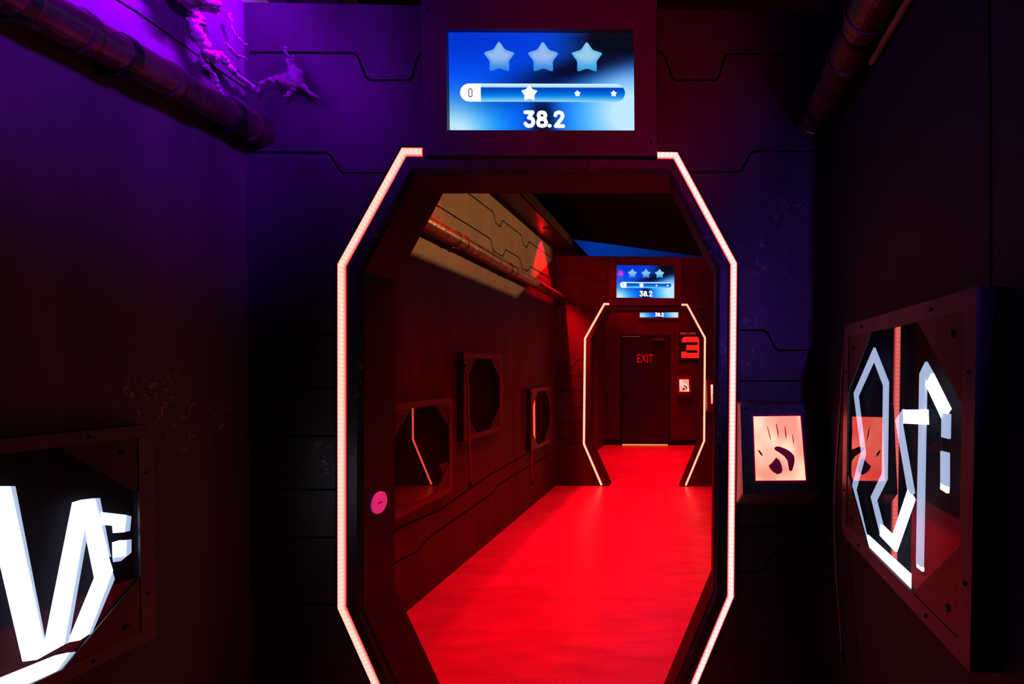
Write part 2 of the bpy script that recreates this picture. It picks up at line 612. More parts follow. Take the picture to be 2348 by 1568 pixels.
for q in (Ls[0], Ls[1], Rs[0], Rs[1]):
    q.z = _zt


def at(v, Y):
    return Vector((v.x, Y, v.z))


SEAMS_FRONT = [
    [(572, 120), (812, 122), (822, 132), (838, 175), (848, 184), (938, 184), (946, 176), (958, 130), (974, 118)],
    [(1509, 118), (1519, 122), (1526, 134), (1541, 178), (1550, 185), (1641, 184), (1648, 178), (1662, 130), (1671, 124), (1893, 124)],
    [(572, 349), (748, 350), (758, 356), (779, 390), (788, 397), (908, 397)],
    [(1576, 395), (1694, 394), (1702, 388), (1720, 354), (1731, 347), (1893, 347)],
    [(1697, 757), (1750, 757), (1759, 762), (1776, 796), (1786, 803), (1893, 803)],
    [(1695, 873), (1893, 873)],
    [(1688, 1210), (1890, 1206)],
    [(1688, 1313), (1742, 1312), (1752, 1306), (1768, 1272), (1780, 1265), (1890, 1264)],
    [(572, 818), (700, 818), (712, 810), (728, 775), (740, 769), (772, 768)],
    [(572, 889), (772, 889)], [(572, 1001), (772, 1000)], [(572, 1123), (772, 1122)], [(572, 1233), (772, 1232)],
    [(572, 1340), (640, 1340), (652, 1346), (668, 1380), (680, 1386), (800, 1386)],
]


def portal_wall(name, Y, m, label, x1=XR, ztop=WTOP):
    bm = bmesh.new()
    pts = [Vector((XL, Y, 0)), Vector((XL, Y, ztop)), Vector((x1, Y, ztop)), Vector((x1, Y, 0))]
    pts += [at(p, Y) for p in reversed(INNER)]
    prism(bm, pts, (0, TW, 0))
    w = tag(obj(name, bm, m), label, kind='structure')
    for ln in SEAMS_FRONT:
        bm = bmesh.new()
        q = [P(a, b, 'Y', D1) for a, b in ln]
        ribbon(bm, [(p.x, Y - 0.0002, p.z) for p in q], 0.0065, (0, -1, 0), 0.001)
        obj('panel_seam', bm, M['seam'], w)
    return w


portal_wall('wall_front', D1, M['front_wall'], 'dark panelled portal wall nearest the camera, with the tall octagonal opening', ztop=2.668)
portal_wall('wall_middle', D2, M['far_wall'], 'dark red-lit portal wall halfway down the corridor')

# moulded frame around each opening
def portal_frame(Y, label, m):
    root = thing('portal_frame', label, 'doorway frame', (-0.565, Y, 0), 'moulded frames around the two octagonal openings')
    # raised face band with a bevel towards the opening
    bm = bmesh.new()
    outer = []
    off = 0.030
    SL = [Vector((p.x + 0.028, 0, p.z)) for p in Ls[1:]]
    SR = [Vector((p.x - 0.022, 0, p.z)) for p in Rs[1:]]
    SL[0] = Vector((Ls[1].x + 0.012, 0, _zt - 0.022))
    SR[0] = Vector((Rs[1].x - 0.012, 0, _zt - 0.022))
    SL[-1].z = SR[-1].z = 0.0
    path_out = [SL[3], SL[2], SL[1], SL[0], SR[0], SR[1], SR[2], SR[3]]
    path_in = list(INNER)
    mid = [o * 0.28 + i * 0.72 for o, i in zip(path_out, path_in)]
    rows = [(path_out, 0.0), (path_out, -0.016), (mid, -0.016), (path_in, -0.004), (path_in, 0.0)]
    vs = [[bm.verts.new((p.x, Y + dy - 0.0005, p.z)) for p in row] for row, dy in rows]
    for a, b in zip(vs, vs[1:]):
        for i in range(len(a) - 1):
            bm.faces.new((a[i], a[i + 1], b[i + 1], b[i]))
    obj('face_band', bm, m, root)
    # dark lining of the opening
    bm = bmesh.new()
    e = 0.004
    cen = Vector((-0.565, 0, 1.2))
    inn = [p + (Vector((cen.x - p.x, 0, (cen.z - p.z) if p.z > 0.01 else 0))).normalized() * e for p in path_in]
    a = [bm.verts.new((p.x, Y - 0.004, p.z)) for p in inn]
    b = [bm.verts.new((p.x, Y + TW + 0.004, p.z)) for p in inn]
    c = [bm.verts.new((p.x, Y + TW + 0.004, p.z)) for p in path_in]
    d = [bm.verts.new((p.x, Y - 0.004, p.z)) for p in path_in]
    for i in range(len(a) - 1):
        for s, t in ((a, b), (b, c), (c, d), (d, a)):
            bm.faces.new((s[i], s[i + 1], t[i + 1], t[i]))
    obj('lining', bm, M['dark_wall'], root)
    settle(root)
    return root


portal_frame(D1, 'dark scuffed moulding around the near octagonal opening', M['frame'])
portal_frame(D2, 'small dark moulding around the far octagonal opening', M['far_wall'])


def led_strip(path, Y, w, label, m='led'):
    root = thing('led_strip_light', label, 'light', (path[2].x, Y, path[2].z))
    bm = bmesh.new()
    ribbon(bm, [at(p, Y - 0.0008) for p in path], w + 0.012, (0, -1, 0), 0.005)
    obj('channel', bm, M['black'], root)
    bm = bmesh.new()
    ribbon(bm, [at(p, Y - 0.0052) for p in path], w, (0, -1, 0), 0.007, uv=True, bevel=0.2)
    obj('diffuser', bm, M[m], root)
    settle(root)
    return root


led_strip(Ls, D1, 0.034, 'glowing pink-red LED strip down the left side of the near doorway')
led_strip(Rs, D1, 0.027, 'glowing pink-red LED strip down the right side of the near doorway', 'led_right')
led_strip(Ls, D2, 0.030, 'thin glowing LED strip down the left side of the far doorway', 'led_far')
led_strip(Rs, D2, 0.028, 'thin glowing LED strip down the right side of the far doorway', 'led_far')

# side walls
bm = bmesh.new()
box(bm, (XL - 0.12, -2.6, 0), (XL, D1 + TW, 3.28))
wl = tag(obj('wall_left', bm, M['side_wall']), 'dark left wall lit violet near the top', kind='structure')
bm = bmesh.new()
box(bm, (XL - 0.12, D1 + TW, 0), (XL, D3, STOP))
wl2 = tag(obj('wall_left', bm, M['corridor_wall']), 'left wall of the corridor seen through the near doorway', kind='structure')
bm = bmesh.new()
box(bm, (XR, 0.0, 0), (XR + 0.12, D1 + TW, 3.28))
wr = tag(obj('wall_right', bm, M['dark_wall']), 'dark right wall carrying the near light panel', kind='structure')
bm = bmesh.new()
box(bm, (XR, D1 + TW, 0), (XR + 0.12, D3, WTOP))
wr2 = tag(obj('wall_right', bm, M['dark_wall']), 'right wall of the corridor behind the near doorway', kind='structure')
bm = bmesh.new()
box(bm, (XL, D3, 0), (XR, D3 + 0.12, WTOP))
wb = tag(obj('wall_back', bm, M['far_wall']), 'dark red end wall with the exit door', kind='structure')

# seams on side walls
def side_seams(wall, lines, X, n, w=0.006):
    for ln in lines:
        bm = bmesh.new()
        ribbon(bm, [P(a, b, 'X', X) for a, b in ln], w, n, 0.001)
        obj('panel_seam', bm, M['seam'], wall)


side_seams(wl, [[(250, -12), (310, 25), (440, 118), (568, 207)]], XL + 0.0002, (1, 0, 0), 0.005)
side_seams(wl2, [
    [(1070, 440), (1130, 486), (1133, 492), (1137, 512), (1147, 520), (1152, 505), (1196, 540), (1200, 562), (1208, 567), (1213, 554), (1268, 594)],
    [(1001, 470), (1122, 546), (1126, 552), (1131, 575), (1153, 588), (1159, 572), (1189, 590), (1193, 597), (1198, 616), (1210, 622), (1217, 611), (1258, 635)],
    [(905, 1290), (960, 1262), (975, 1240), (1000, 1220), (1130, 1130), (1140, 1112), (1262, 1040)],
    [(905, 1215), (1010, 1168), (1120, 1090), (1262, 1010)],
], XL + 0.0002, (1, 0, 0), 0.009)
side_seams(wr, [[(2268, -10), (2272, 300), (2272, 668)]], XR - 0.0002, (-1, 0, 0), 0.004)

# soffit along the left wall of the second bay
bm = bmesh.new()
SX = P(1268, 523, 'Z', STOP).x
box(bm, (XL, D1 + TW, STOP), (SX, D3, STOP + 0.085))
sof = tag(obj('soffit', bm, M['soffit']), 'boxed soffit along the top of the corridor left wall', kind='structure')
sof.name = 'trim_1'
bm = bmesh.new()
box(bm, (SX, D1 + TW, STOP - 0.004), (SX + 0.018, D3, STOP + 0.092))
tag(obj('trim_2', bm, M['fascia']), 'warm-lit fascia board on the soffit edge', kind='structure')
# baseboards
bm = bmesh.new()
box(bm, (XL, D3 - 0.012, 0), (P(1424, 900, 'Y', D3).x, D3, 0.1))
box(bm, (P(1537, 900, 'Y', D3).x, D3 - 0.012, 0), (XR, D3, 0.1))
tag(obj('baseboard_back', bm, M['black']), 'black baseboard of the end wall', kind='structure')

# black overhead deck with its oblique far edge, and the hall wall beyond
e0, e1 = P(1325, 550, 'Z', 3.3), P(1600, 587, 'Z', 3.3)
dr = (e1 - e0)
pa, pb = e0 - dr * 4, e1 + dr * 6
bm = bmesh.new()
prism(bm, [(-6, -2.8, 3.3), (6, -2.8, 3.3), (6, pb.y if False else (e0 + dr * ((6 - e0.x) / dr.x)).y, 3.3),
           (-6, (e0 + dr * ((-6 - e0.x) / dr.x)).y, 3.3)], (0, 0, 0.12))
tag(obj('ceiling', bm, M['ceiling']), 'black overhead deck above the corridor', kind='structure')
bm = bmesh.new()
box(bm, (-7, 11.0, 0), (6, 11.2, 6.5))
tag(obj('wall_hall', bm, M['hall']), 'hall wall lit blue beyond the second portal wall', kind='structure')

# ------------------------------------------------------------------ displays
def lin(c):
    return [((x / 255) / 12.92 if x <= 10 else ((x / 255 + 0.055) / 1.055) ** 2.4) for x in c]


def mixc(a, b, t):
    t = max(0.0, min(1.0, t))
    return [x + (y - x) * t for x, y in zip(a, b)]


def gauss(u, v, cu, cv, su, sv, ang=0.0):
    du, dv = u - cu, (v - cv) * 0.5625
    c, s = math.cos(ang), math.sin(ang)
    a, b = du * c + dv * s, -du * s + dv * c
    return math.exp(-(a * a / (su * su) + b * b / (sv * sv)))


def picture_bg(u, v):
    c = [0, 75, 245]
    c = mixc(c, [0, 45, 200], gauss(u, v, 0.05, 0.05, 0.5, 0.16) * 0.8)
    c = mixc(c, [0, 150, 255], gauss(u, v, 0.80, 0.88, 0.22, 0.35))
    c = mixc(c, [0, 150, 255], gauss(u, v, 0.12, 0.95, 0.26, 0.2))
    c = mixc(c, [190, 235, 255], gauss(u, v, 0.97, 0.80, 0.24, 0.26) * 1.15)
    c = mixc(c, [190, 235, 255], gauss(u, v, 0.02, 1.0, 0.18, 0.17) * 1.1)
    c = mixc(c, [2, 12, 50], gauss(u, v, 0.70, 0.34, 0.42, 0.085, -0.33) * 1.05)
    c = mixc(c, [4, 10, 24], gauss(u, v, 0.93, 0.06, 0.25, 0.11) * 1.5)
    c = mixc(c, [2, 14, 50], gauss(u, v, 0.50, 0.88, 0.07, 0.15) * 1.15)
    return c


def colored(bm_faces, name, parent, m):
    """list of (points, colours) -> one mesh with a picture colour per vertex"""
    verts, faces, cols = [], [], []
    for pts, cs in bm_faces:
        b = len(verts)
        verts += [tuple(p) for p in pts]
        cols += cs
        faces.append(tuple(range(b, b + len(pts))))
    me = bpy.data.meshes.new(name)
    me.from_pydata(verts, [], faces)
    at_ = me.attributes.new('picture', 'FLOAT_COLOR', 'POINT')
    for i, c in enumerate(cols):
        l = lin(c)
        at_.data[i].color = (l[0], l[1], l[2], 1)
    me.materials.append(m)
    o = bpy.data.objects.new(name, me)
    COL.objects.link(o)
    o.parent = parent
    return o


def star_outline(r, k=0.52, n=8):
    pts = []
    for i in range(10):
        a = math.pi / 2 + i * math.pi / 5
        pts.append(Vector((math.cos(a), math.sin(a))) * (r if i % 2 == 0 else r * k))
    out = []
    for i in range(10):      # round the corners
        p, a, b = pts[i], pts[i - 1], pts[(i + 1) % 10]
        s = 0.26 if i % 2 == 0 else 0.2
        q0, q1 = p.lerp(a, s), p.lerp(b, s)
        for j in range(5):
            t = j / 4
            out.append(q0 * (1 - t) ** 2 + p * 2 * t * (1 - t) + q1 * t * t)
    return out


DIGITS = {
    '3': [[(0.02, 1.0), (0.62, 1.0), (0.30, 0.60), (0.52, 0.57), (0.66, 0.42), (0.66, 0.2), (0.52, 0.03), (0.34, 0.0), (0.14, 0.03), (0.02, 0.18)]],
    '8': [[(0.34, 0.54), (0.12, 0.60), (0.05, 0.78), (0.13, 0.95), (0.34, 1.0), (0.55, 0.95), (0.63, 0.78), (0.56, 0.60), (0.34, 0.54),
           (0.08, 0.44), (0.0, 0.26), (0.08, 0.06), (0.34, 0.0), (0.60, 0.06), (0.68, 0.26), (0.60, 0.44), (0.34, 0.54)]],
    '.': [[(0.06, 0.02), (0.10, 0.02)]],
    '2': [[(0.02, 0.78), (0.08, 0.93), (0.32, 1.0), (0.54, 0.94), (0.62, 0.76), (0.55, 0.56), (0.04, 0.0), (0.66, 0.0)]],
    '0': [[(0.12, 0.15), (0.12, 0.85), (0.3, 1.0), (0.48, 0.85), (0.48, 0.15), (0.3, 0.0), (0.12, 0.15)]],
}


def disc(bm, c, r, ux, uz, seg=14):
    c = Vector(c)
    bm.faces.new([bm.verts.new(c + ux * math.cos(2 * math.pi * k / seg) * r + uz * math.sin(2 * math.pi * k / seg) * r) for k in range(seg)])


def display(Y, label, x0, x1, z0, z1, full=True, thick=1.0):
    """wall display: casing on the wall, bright picture in its opening"""
    root = thing('wall_display', label, 'screen', ((x0 + x1) / 2, Y, z0))
    cw, ch = x1 - x0, z1 - z0
    if full:
        cx0, cx1 = x0 - 0.083, x1 + 0.080
        cz0, cz1 = z0 - 0.088, (min(z1 + 0.088, WTOP) if Y > 2 else 2.682)
    else:
        cx0, cx1, cz0, cz1 = x0 - 0.03, x1 + 0.03, z0 - 0.03, z1 + 0.03
    yf = Y - 0.03
    bm = bmesh.new()     # casing as four bars round the opening
    for lo, hi in (((cx0, cz0), (cx1, z0)), ((cx0, z1), (cx1, cz1)), ((cx0, z0), (x0, z1)), ((x1, z0), (cx1, z1))):
        box(bm, (lo[0], yf, lo[1]), (hi[0], Y, hi[1]))
    bmesh.ops.remove_doubles(bm, verts=bm.verts[:], dist=1e-5)
    obj('casing', bm, M['casing'], root)
    ys = Y - 0.012

    def S(u, v, k=0):
        return Vector((x0 + u * cw, ys - k * 0.0012, z1 - v * ch))

    nu, nv = 96, 54
    fc = []
    verts, faces, cols = [], [], []
    for j in range(nv + 1):
        for i in range(nu + 1):
            verts.append(tuple(S(i / nu, j / nv)))
            cols.append(picture_bg(i / nu, j / nv))
    for j in range(nv):
        for i in range(nu):
            a = j * (nu + 1) + i
            faces.append((a, a + nu + 1, a + nu + 2, a + 1))
    me = bpy.data.meshes.new('picture')
    me.from_pydata(verts, [], faces)
    at_ = me.attributes.new('picture', 'FLOAT_COLOR', 'POINT')
    for i, c in enumerate(cols):
        l = lin(c)
        at_.data[i].color = (l[0], l[1], l[2], 1)
    me.materials.append(M['picture'])
    o = bpy.data.objects.new('picture', me)
    COL.objects.link(o)
    o.parent = root
    pic = o
    U = lambda x: (x - 270) / 1675
    V = lambda y: (y - 275) / 933
    # big stars
    for cx in (725, 1120, 1515):
        fcs = []
        ol = star_outline(152 / 1675 * cw, 0.60)
        c0 = S(U(cx), V(512), 1)
        P3 = lambda q, s: c0 + Vector((q.x * s, 0, q.y * s))
        edge = [25, 125, 225] if cx < 1500 else [20, 150, 225]
        pale = [150, 185, 240] if cx < 1500 else [150, 205, 235]
        n = len(ol)
        top = lambda q: mixc(edge, pale, 0.35 + 0.6 * (q.y / 0.062)) if q.y > 0 else mixc(edge, pale, 0.55 * (1 + q.y / 0.062))
        inr = lambda q: mixc(edge, pale, 1.0 if q.y > 0 else 1.0 + 0.7 * q.y / 0.05)
        for i in range(n):
            a, b = ol[i], ol[(i + 1) % n]
            fcs.append(([P3(a, 1), P3(b, 1), P3(b, 0.62), P3(a, 0.62)], [top(a), top(b), inr(a), inr(b)][:2] + [inr(b), inr(a)]))
            fcs.append(([P3(a, 0.62), P3(b, 0.62), c0], [inr(a), inr(b), pale]))
        st = colored(fcs, 'star', pic, M['picture'])
    # progress bar
    bx0, bx1, by0, by1 = 368, 1857, 750, 919
    R = (by1 - by0) / 2
    fcs = []
    nb = 60
    rows = 14

    def xlim(t):
        y = by0 + (by1 - by0) * t
        dy = (y - (by0 + by1) / 2)
        s = math.sqrt(max(R * R - dy * dy, 0))
        return bx0 + R - s, bx1 - R + s

    def barcol(t, u):
        if t < 0.2:
            return mixc([225, 245, 255], [120, 200, 245], t / 0.2 * 0.6)
        c = mixc([0, 65, 190], [0, 80, 200], (t - 0.2) / 0.2)
        c = mixc(c, [0, 135, 235], (t - 0.4) / 0.3)
        c = mixc(c, [150, 215, 245], (t - 0.68) / 0.3)
        return c

    ts = [0, 0.04, 0.1, 0.17, 0.199, 0.22, 0.3, 0.4, 0.5, 0.6, 0.7, 0.8, 0.9, 0.96, 1.0]
    for t0, t1 in zip(ts, ts[1:]):
        a0, b0 = xlim(t0)
        a1, b1 = xlim(t1)
        y0, y1 = by0 + (by1 - by0) * t0, by0 + (by1 - by0) * t1
        c0_, c1_ = barcol(t0, 0), barcol(t1 - 1e-4, 0)
        fcs.append(([S(U(555), V(y0), 1), S(U(555), V(y1), 1), S(U(b1), V(y1), 1), S(U(b0), V(y0), 1)], [c0_, c1_, c1_, c0_]))
        wc = [255, 255, 255]
        fcs.append(([S(U(a0), V(y0), 1), S(U(a1), V(y1), 1), S(U(555), V(y1), 1), S(U(555), V(y0), 1)], [wc] * 4))
    colored(fcs, 'progress_bar', pic, M['picture'])
    ux, uz = Vector((1, 0, 0)), Vector((0, 0, 1))
    for cx, r in ((993, 78), (1427, 31), (1755, 31)):
        ol = star_outline(r / 1675 * cw * 1.02, 0.60)
        c0 = S(U(cx), V(843), 2)
        colored([([c0 + Vector((q.x, 0, q.y)) for q in ol], [[255, 255, 255]] * len(ol))], 'star', pic, M['picture'])

    def digits(txt, ox, oy, hgt, wdt, m, name, sx, k=2):
        bm = bmesh.new()
        for ch_, x in zip(txt, ox):
            for st in DIGITS[ch_]:
                pts = [S(U(x + a * hgt * sx), V(oy - b * hgt), k) for a, b in st]
                w3 = wdt / 1675 * cw
                for a, b in zip(pts, pts[1:]):
                    d = (b - a).normalized()
                    s = Vector((-d.z, 0, d.x)) * w3 / 2
                    bm.faces.new([bm.verts.new(q) for q in (a + s, a - s, b - s, b + s)])
                for q in pts:
                    disc(bm, q, w3 / 2, ux, uz)
        obj(name, bm, m, pic)

    if full:
        digits('38.2', (952, 1067, 1163, 1223), 1146, 128, 33, M['white'], 'digits', 0.86, 2)
        digits('0', (438,), 880, 82, 7, M['ink'], 'zero', 1.0, 2)
    else:
        digits('38.2', (952, 1067, 1163, 1223), 1146, 128, 44, M['white'], 'digits', 0.86, 2)
    if full:
        for c in ((cx0 + 0.022, cz1 - 0.045), (cx1 - 0.022, cz0 + 0.045)):
            screw(root, (c[0], yf, c[1]), (0, -1, 0), 0.004)
    # grandchildren too
    bpy.context.view_layer.update()
    inv = root.matrix_world.inverted()
    for ch_ in root.children:
        ch_.data.transform(inv)
        for g in ch_.children:
            g.data.transform(inv)
    return root


a, b = P(1030, 68, 'Y', D1 - 0.014), P(1456, 309, 'Y', D1 - 0.014)
scr = display(D1, 'blue score screen above the near doorway showing three stars and 38.2', a.x, b.x, b.z + 0.003, a.z - 0.004)
scr.rotation_euler.y = -0.012      # turned slightly so it reads level from the camera
a, b = P(1414, 608, 'Y', D2 - 0.014), P(1546, 684, 'Y', D2 - 0.014)
display(D2, 'smaller blue score screen above the far doorway with stars and 38.2', a.x, b.x, b.z, a.z)
a, b = P(1467, 713, 'Y', D3 - 0.03), P(1555, 728, 'Y', D3 - 0.03)
hh = (b.x - a.x) * 0.5625
display(D3, 'narrow slice of blue score screen on the end wall under the far lintel', a.x, b.x, b.z, b.z + hh, full=False)


# ------------------------------------------------------------------ octagonal light panels
def light_panel(label, X, y_near, z0, side, glyphs=(), size=0.61, group=None, screws=True):
    """square box on a side wall; side = +1 on the left wall (faces +X), -1 on the right wall"""
    root = thing('light_panel', label, 'wall panel', (X, y_near + size / 2, z0), group)
    n = Vector((side, 0, 0))
    y0, y1, z1 = y_near, y_near + size, z0 + size
    dpt, fw = 0.042, 0.034

    def Q(u, v, w):
        return Vector((X + side * w, y0 + u * size, z0 + v * size))

    bm = bmesh.new()          # casing sides
    for c0, c1 in (((0, 0), (1, 0)), ((1, 0), (1, 1)), ((1, 1), (0, 1)), ((0, 1), (0, 0))):
        pass
    lo = Vector((min(X, X + side * dpt), y0, z0))
    hi = Vector((max(X, X + side * dpt), y1, z1))
    t = 0.012
    box(bm, lo, (hi.x, y1, z0 + t))
    box(bm, (lo.x, y0, z1 - t), hi)
    box(bm, (lo.x, y0, z0 + t), (hi.x, y0 + t, z1 - t))
    box(bm, (lo.x, y1 - t, z0 + t), (hi.x, y1, z1 - t))
    obj('casing', bm, M['dark_wall'], root)
    f = fw / size / 2
    bm = bmesh.new()          # front frame
    ribbon(bm, [Q(f, f, dpt), Q(1 - f, f, dpt), Q(1 - f, 1 - f, dpt), Q(f, 1 - f, dpt)], fw, n, 0.006, closed=True)
    obj('frame', bm, M['panel_frame'], root)
    bm = bmesh.new()          # back of the box
    prism(bm, [Q(0.02, 0.02, 0.002), Q(0.98, 0.02, 0.002), Q(0.98, 0.98, 0.002), Q(0.02, 0.98, 0.002)], n * 0.002)
    obj('back_plate', bm, M['cavity'], root)
    g = fw / size
    c = g + (1 - 2 * g) * 0.285
    bm = bmesh.new()          # pane
    prism(bm, [Q(g - .01, g - .01, dpt - 0.004), Q(1 - g + .01, g - .01, dpt - 0.004), Q(1 - g + .01, 1 - g + .01, dpt - 0.004),
               Q(g - .01, 1 - g + .01, dpt - 0.004)], n * 0.003)
    obj('glass_pane', bm, M['glass'], root)
    for a_, b_ in ((0, 0), (1, 0), (1, 1), (0, 1)):
        e = lambda k: k if a_ == 0 else 1 - k
        h = lambda k: k if b_ == 0 else 1 - k
        bm = bmesh.new()
        prism(bm, [Q(e(g), h(g), dpt), Q(e(c), h(g), dpt), Q(e(g), h(c), dpt)], n * 0.004)
        obj('corner_plate', bm, M['plate'], root)
        if screws:
            screw(root, Q(e(g + 0.055), h(g + 0.055), dpt + 0.004), n, 0.007)
            screw(root, Q(e(0.22), h(f), dpt + 0.006), n, 0.004)
            screw(root, Q(e(f), h(0.22), dpt + 0.006), n, 0.004)
    for pts, w, key in glyphs:
        bm = bmesh.new()
        if w is None:
            prism(bm, pts, n * (0.006 if key == 'white_glow' else 0.004))
        else:
            ribbon(bm, pts, w, n, 0.005)
        obj('neon_stroke', bm, M[key], root)
    settle(root)
    return root


GX = XR - 0.024
G = lambda pts: [P(a_, b_, 'X', GX) for a_, b_ in pts]
YR = P(2234, 1000, 'X', XR - 0.048).y
SR_ = P(1933, 1000, 'X', XR - 0.048).y - YR
ZR = P(1933, 1226, 'X', XR - 0.048).z
YL = P(354, 1200, 'X', XL + 0.048).y
right_glyph = [
    (G([(1990, 1248), (1960, 1121), (1982, 1038), (1965, 905), (2007, 811), (2034, 880), (2031, 1092), (2006, 1143), (2026, 1222)]), 0.023, 'dim_glow'),
    (G([(2022, 1214), (2054, 1246), (2093, 1133)]), 0.030, 'white_glow'),
    (G([(2093, 1133), (2064, 968), (2078, 948)]), 0.023, 'dim_glow'),
    (G([(2076, 955), (2130, 956)]), 0.030, 'white_glow'),
    (G([(2112, 1296), (2120, 862), (2127, 848), (2137, 866)]), 0.023, 'dim_glow'),
    (G([(2134, 868), (2174, 950)]), 0.032, 'white_glow'),
    (G([(2173, 948), (2172, 1004)]), 0.023, 'dim_glow'),
    (G([(2170, 1036), (2170, 1112)]), 0.023, 'dim_glow'),
    (G([(2170, 1112), (2169, 1126)]), 0.022, 'white_glow'),
    (G([(2113, 1296), (2113, 1305)]), 0.022, 'white_glow'),
    (G([(1992, 1240), (2090, 1333)]), 0.032, 'white_glow'),
]
light_panel('lit square panel with white neon symbol on the right wall', XR, YR, ZR, -1, right_glyph, size=SR_)
GX2 = XL + 0.024
G2 = lambda pts: [P(a_, b_, 'X', GX2) for a_, b_ in pts]
C2 = lambda pts: [P(a_ * 0.3303, 1050 + b_ * 0.3303, 'X', GX2) for a_, b_ in pts]
left_glyph = [
    (C2([(-130, 195), (55, 195), (285, 1262), (310, 1262), (500, 308), (560, 290), (645, 280), (745, 700), (770, 780), (600, 1225),
         (540, 1265), (468, 1278), (652, 832), (577, 460), (430, 1295), (240, 1400), (155, 1412)]), None, 'white_glow'),
    (C2([(690, 375), (865, 395), (850, 515), (782, 520), (778, 470), (690, 462)]), None, 'white_glow'),
    (C2([(778, 585), (830, 570), (865, 570), (860, 680), (780, 690)]), None, 'white_glow'),
    (C2([(-60, 1548), (380, 1370), (470, 1350), (370, 1490), (170, 1568), (-60, 1650)]), None, 'white_glow'),
    (C2([(55, 195), (95, 195), (305, 1262), (285, 1262)]), None, 'dim_glow'),
    (C2([(577, 460), (592, 560), (465, 1285), (430, 1295)]), None, 'dim_glow'),
    (C2([(645, 280), (685, 278), (760, 685), (742, 690)]), None, 'dim_glow'),
    (C2([(770, 780), (787, 840), (625, 1225), (600, 1225)]), None, 'dim_glow'),
    (C2([(865, 395), (903, 405), (893, 505), (850, 515)]), None, 'dim_glow'),
    (C2([(865, 570), (903, 565), (903, 655), (830, 715), (785, 722), (780, 690), (860, 680)]), None, 'dim_glow'),
    (C2([(470, 1350), (522, 1345), (400, 1490), (230, 1568), (170, 1568), (370, 1490)]), None, 'dim_glow'),
]
light_panel('lit square panel with thick white neon strokes on the near left wall', XL, YL - 0.62, P(362, 1458, 'X', XL + 0.048).z, 1, left_glyph, size=0.62)
GR = 'unlit square panels on the corridor left wall'
light_panel('unlit square panel nearest behind the near doorway, red strip mirrored in it', XL, 2.32, 0.575, 1, group=GR)
light_panel('unlit panel with dark octagon, hung highest on the corridor left wall', XL, 3.08, 0.875, 1, group=GR)
light_panel('unlit square panel farthest along the corridor left wall', XL, 4.36, 0.575, 1, group=GR)
light_panel('unlit panel on the left wall beyond the far doorway', XL, 6.6, 0.875, 1, group=GR)


# hanging hoses beside the panels
def hose(label, pts, r=0.005, m='hose'):
    root = thing('hanging_hose', label, 'hose', tuple(pts[0]), 'thin hoses hanging beside the wall panels')
    fine = []
    for i in range(len(pts) - 1):
        p0, p1, p2, p3 = pts[max(i - 1, 0)], pts[i], pts[i + 1], pts[min(i + 2, len(pts) - 1)]
        for k in range(6):
            t = k / 6
            fine.append(0.5 * ((2 * p1) + (p2 - p0) * t + (2 * p0 - 5 * p1 + 4 * p2 - p3) * t * t + (3 * p1 - p0 - 3 * p2 + p3) * t ** 3))
    fine.append(pts[-1])
    bm = bmesh.new()
    tube(bm, fine, r, 10)
    obj('tube', bm, M[m], root, True)
    for e, d in ((pts[0], 1), (pts[-1], -1)):
        bm = bmesh.new()
        s = Vector((0, 0, 1))
        tube(bm, [e - s * 0.018, e + s * 0.018, e + s * 0.02 * d, e + s * 0.03 * d], [r * 1.7, r * 1.7, r * 1.2, r * 1.2], 10)
        obj('fitting', bm, M['metal_dark'], root, True)
    bm = bmesh.new()        # wall clip
    e = pts[0]
    side = -1 if e.x < -0.5 else 1
    wx = XL if side < 0 else XR
    box(bm, (min(wx, e.x), e.y - 0.008, e.z + 0.02), (max(wx, e.x), e.y + 0.008, e.z + 0.035))
    obj('clip', bm, M['metal_dark'], root)
    settle(root)
    return root


HX = XR - 0.03
hose('thin purple-lit hose hanging beside the neon panel on the right wall',
     [P(a_, b_, 'X', XR - 0.035) for a_, b_ in ((1936, 800), (1932, 850), (1926, 960), (1917, 1080), (1914, 1160), (1917, 1290), (1926, 1420), (1931, 1490))], 0.0035)
hose('dark red hose hanging in front of the unlit high panel',
     [P(a_, b_, 'X', XL + 0.07) for a_, b_ in ((1066, 838), (1072, 870), (1074, 950), (1077, 1040), (1078, 1108))], 0.007, 'hose_dark')
hose('dark red hose hanging at the farthest unlit panel',
     [P(a_, b_, 'X', XL + 0.07) for a_, b_ in ((1217, 903), (1219, 950), (1219, 1040), (1220, 1105))], 0.008, 'hose_dark')

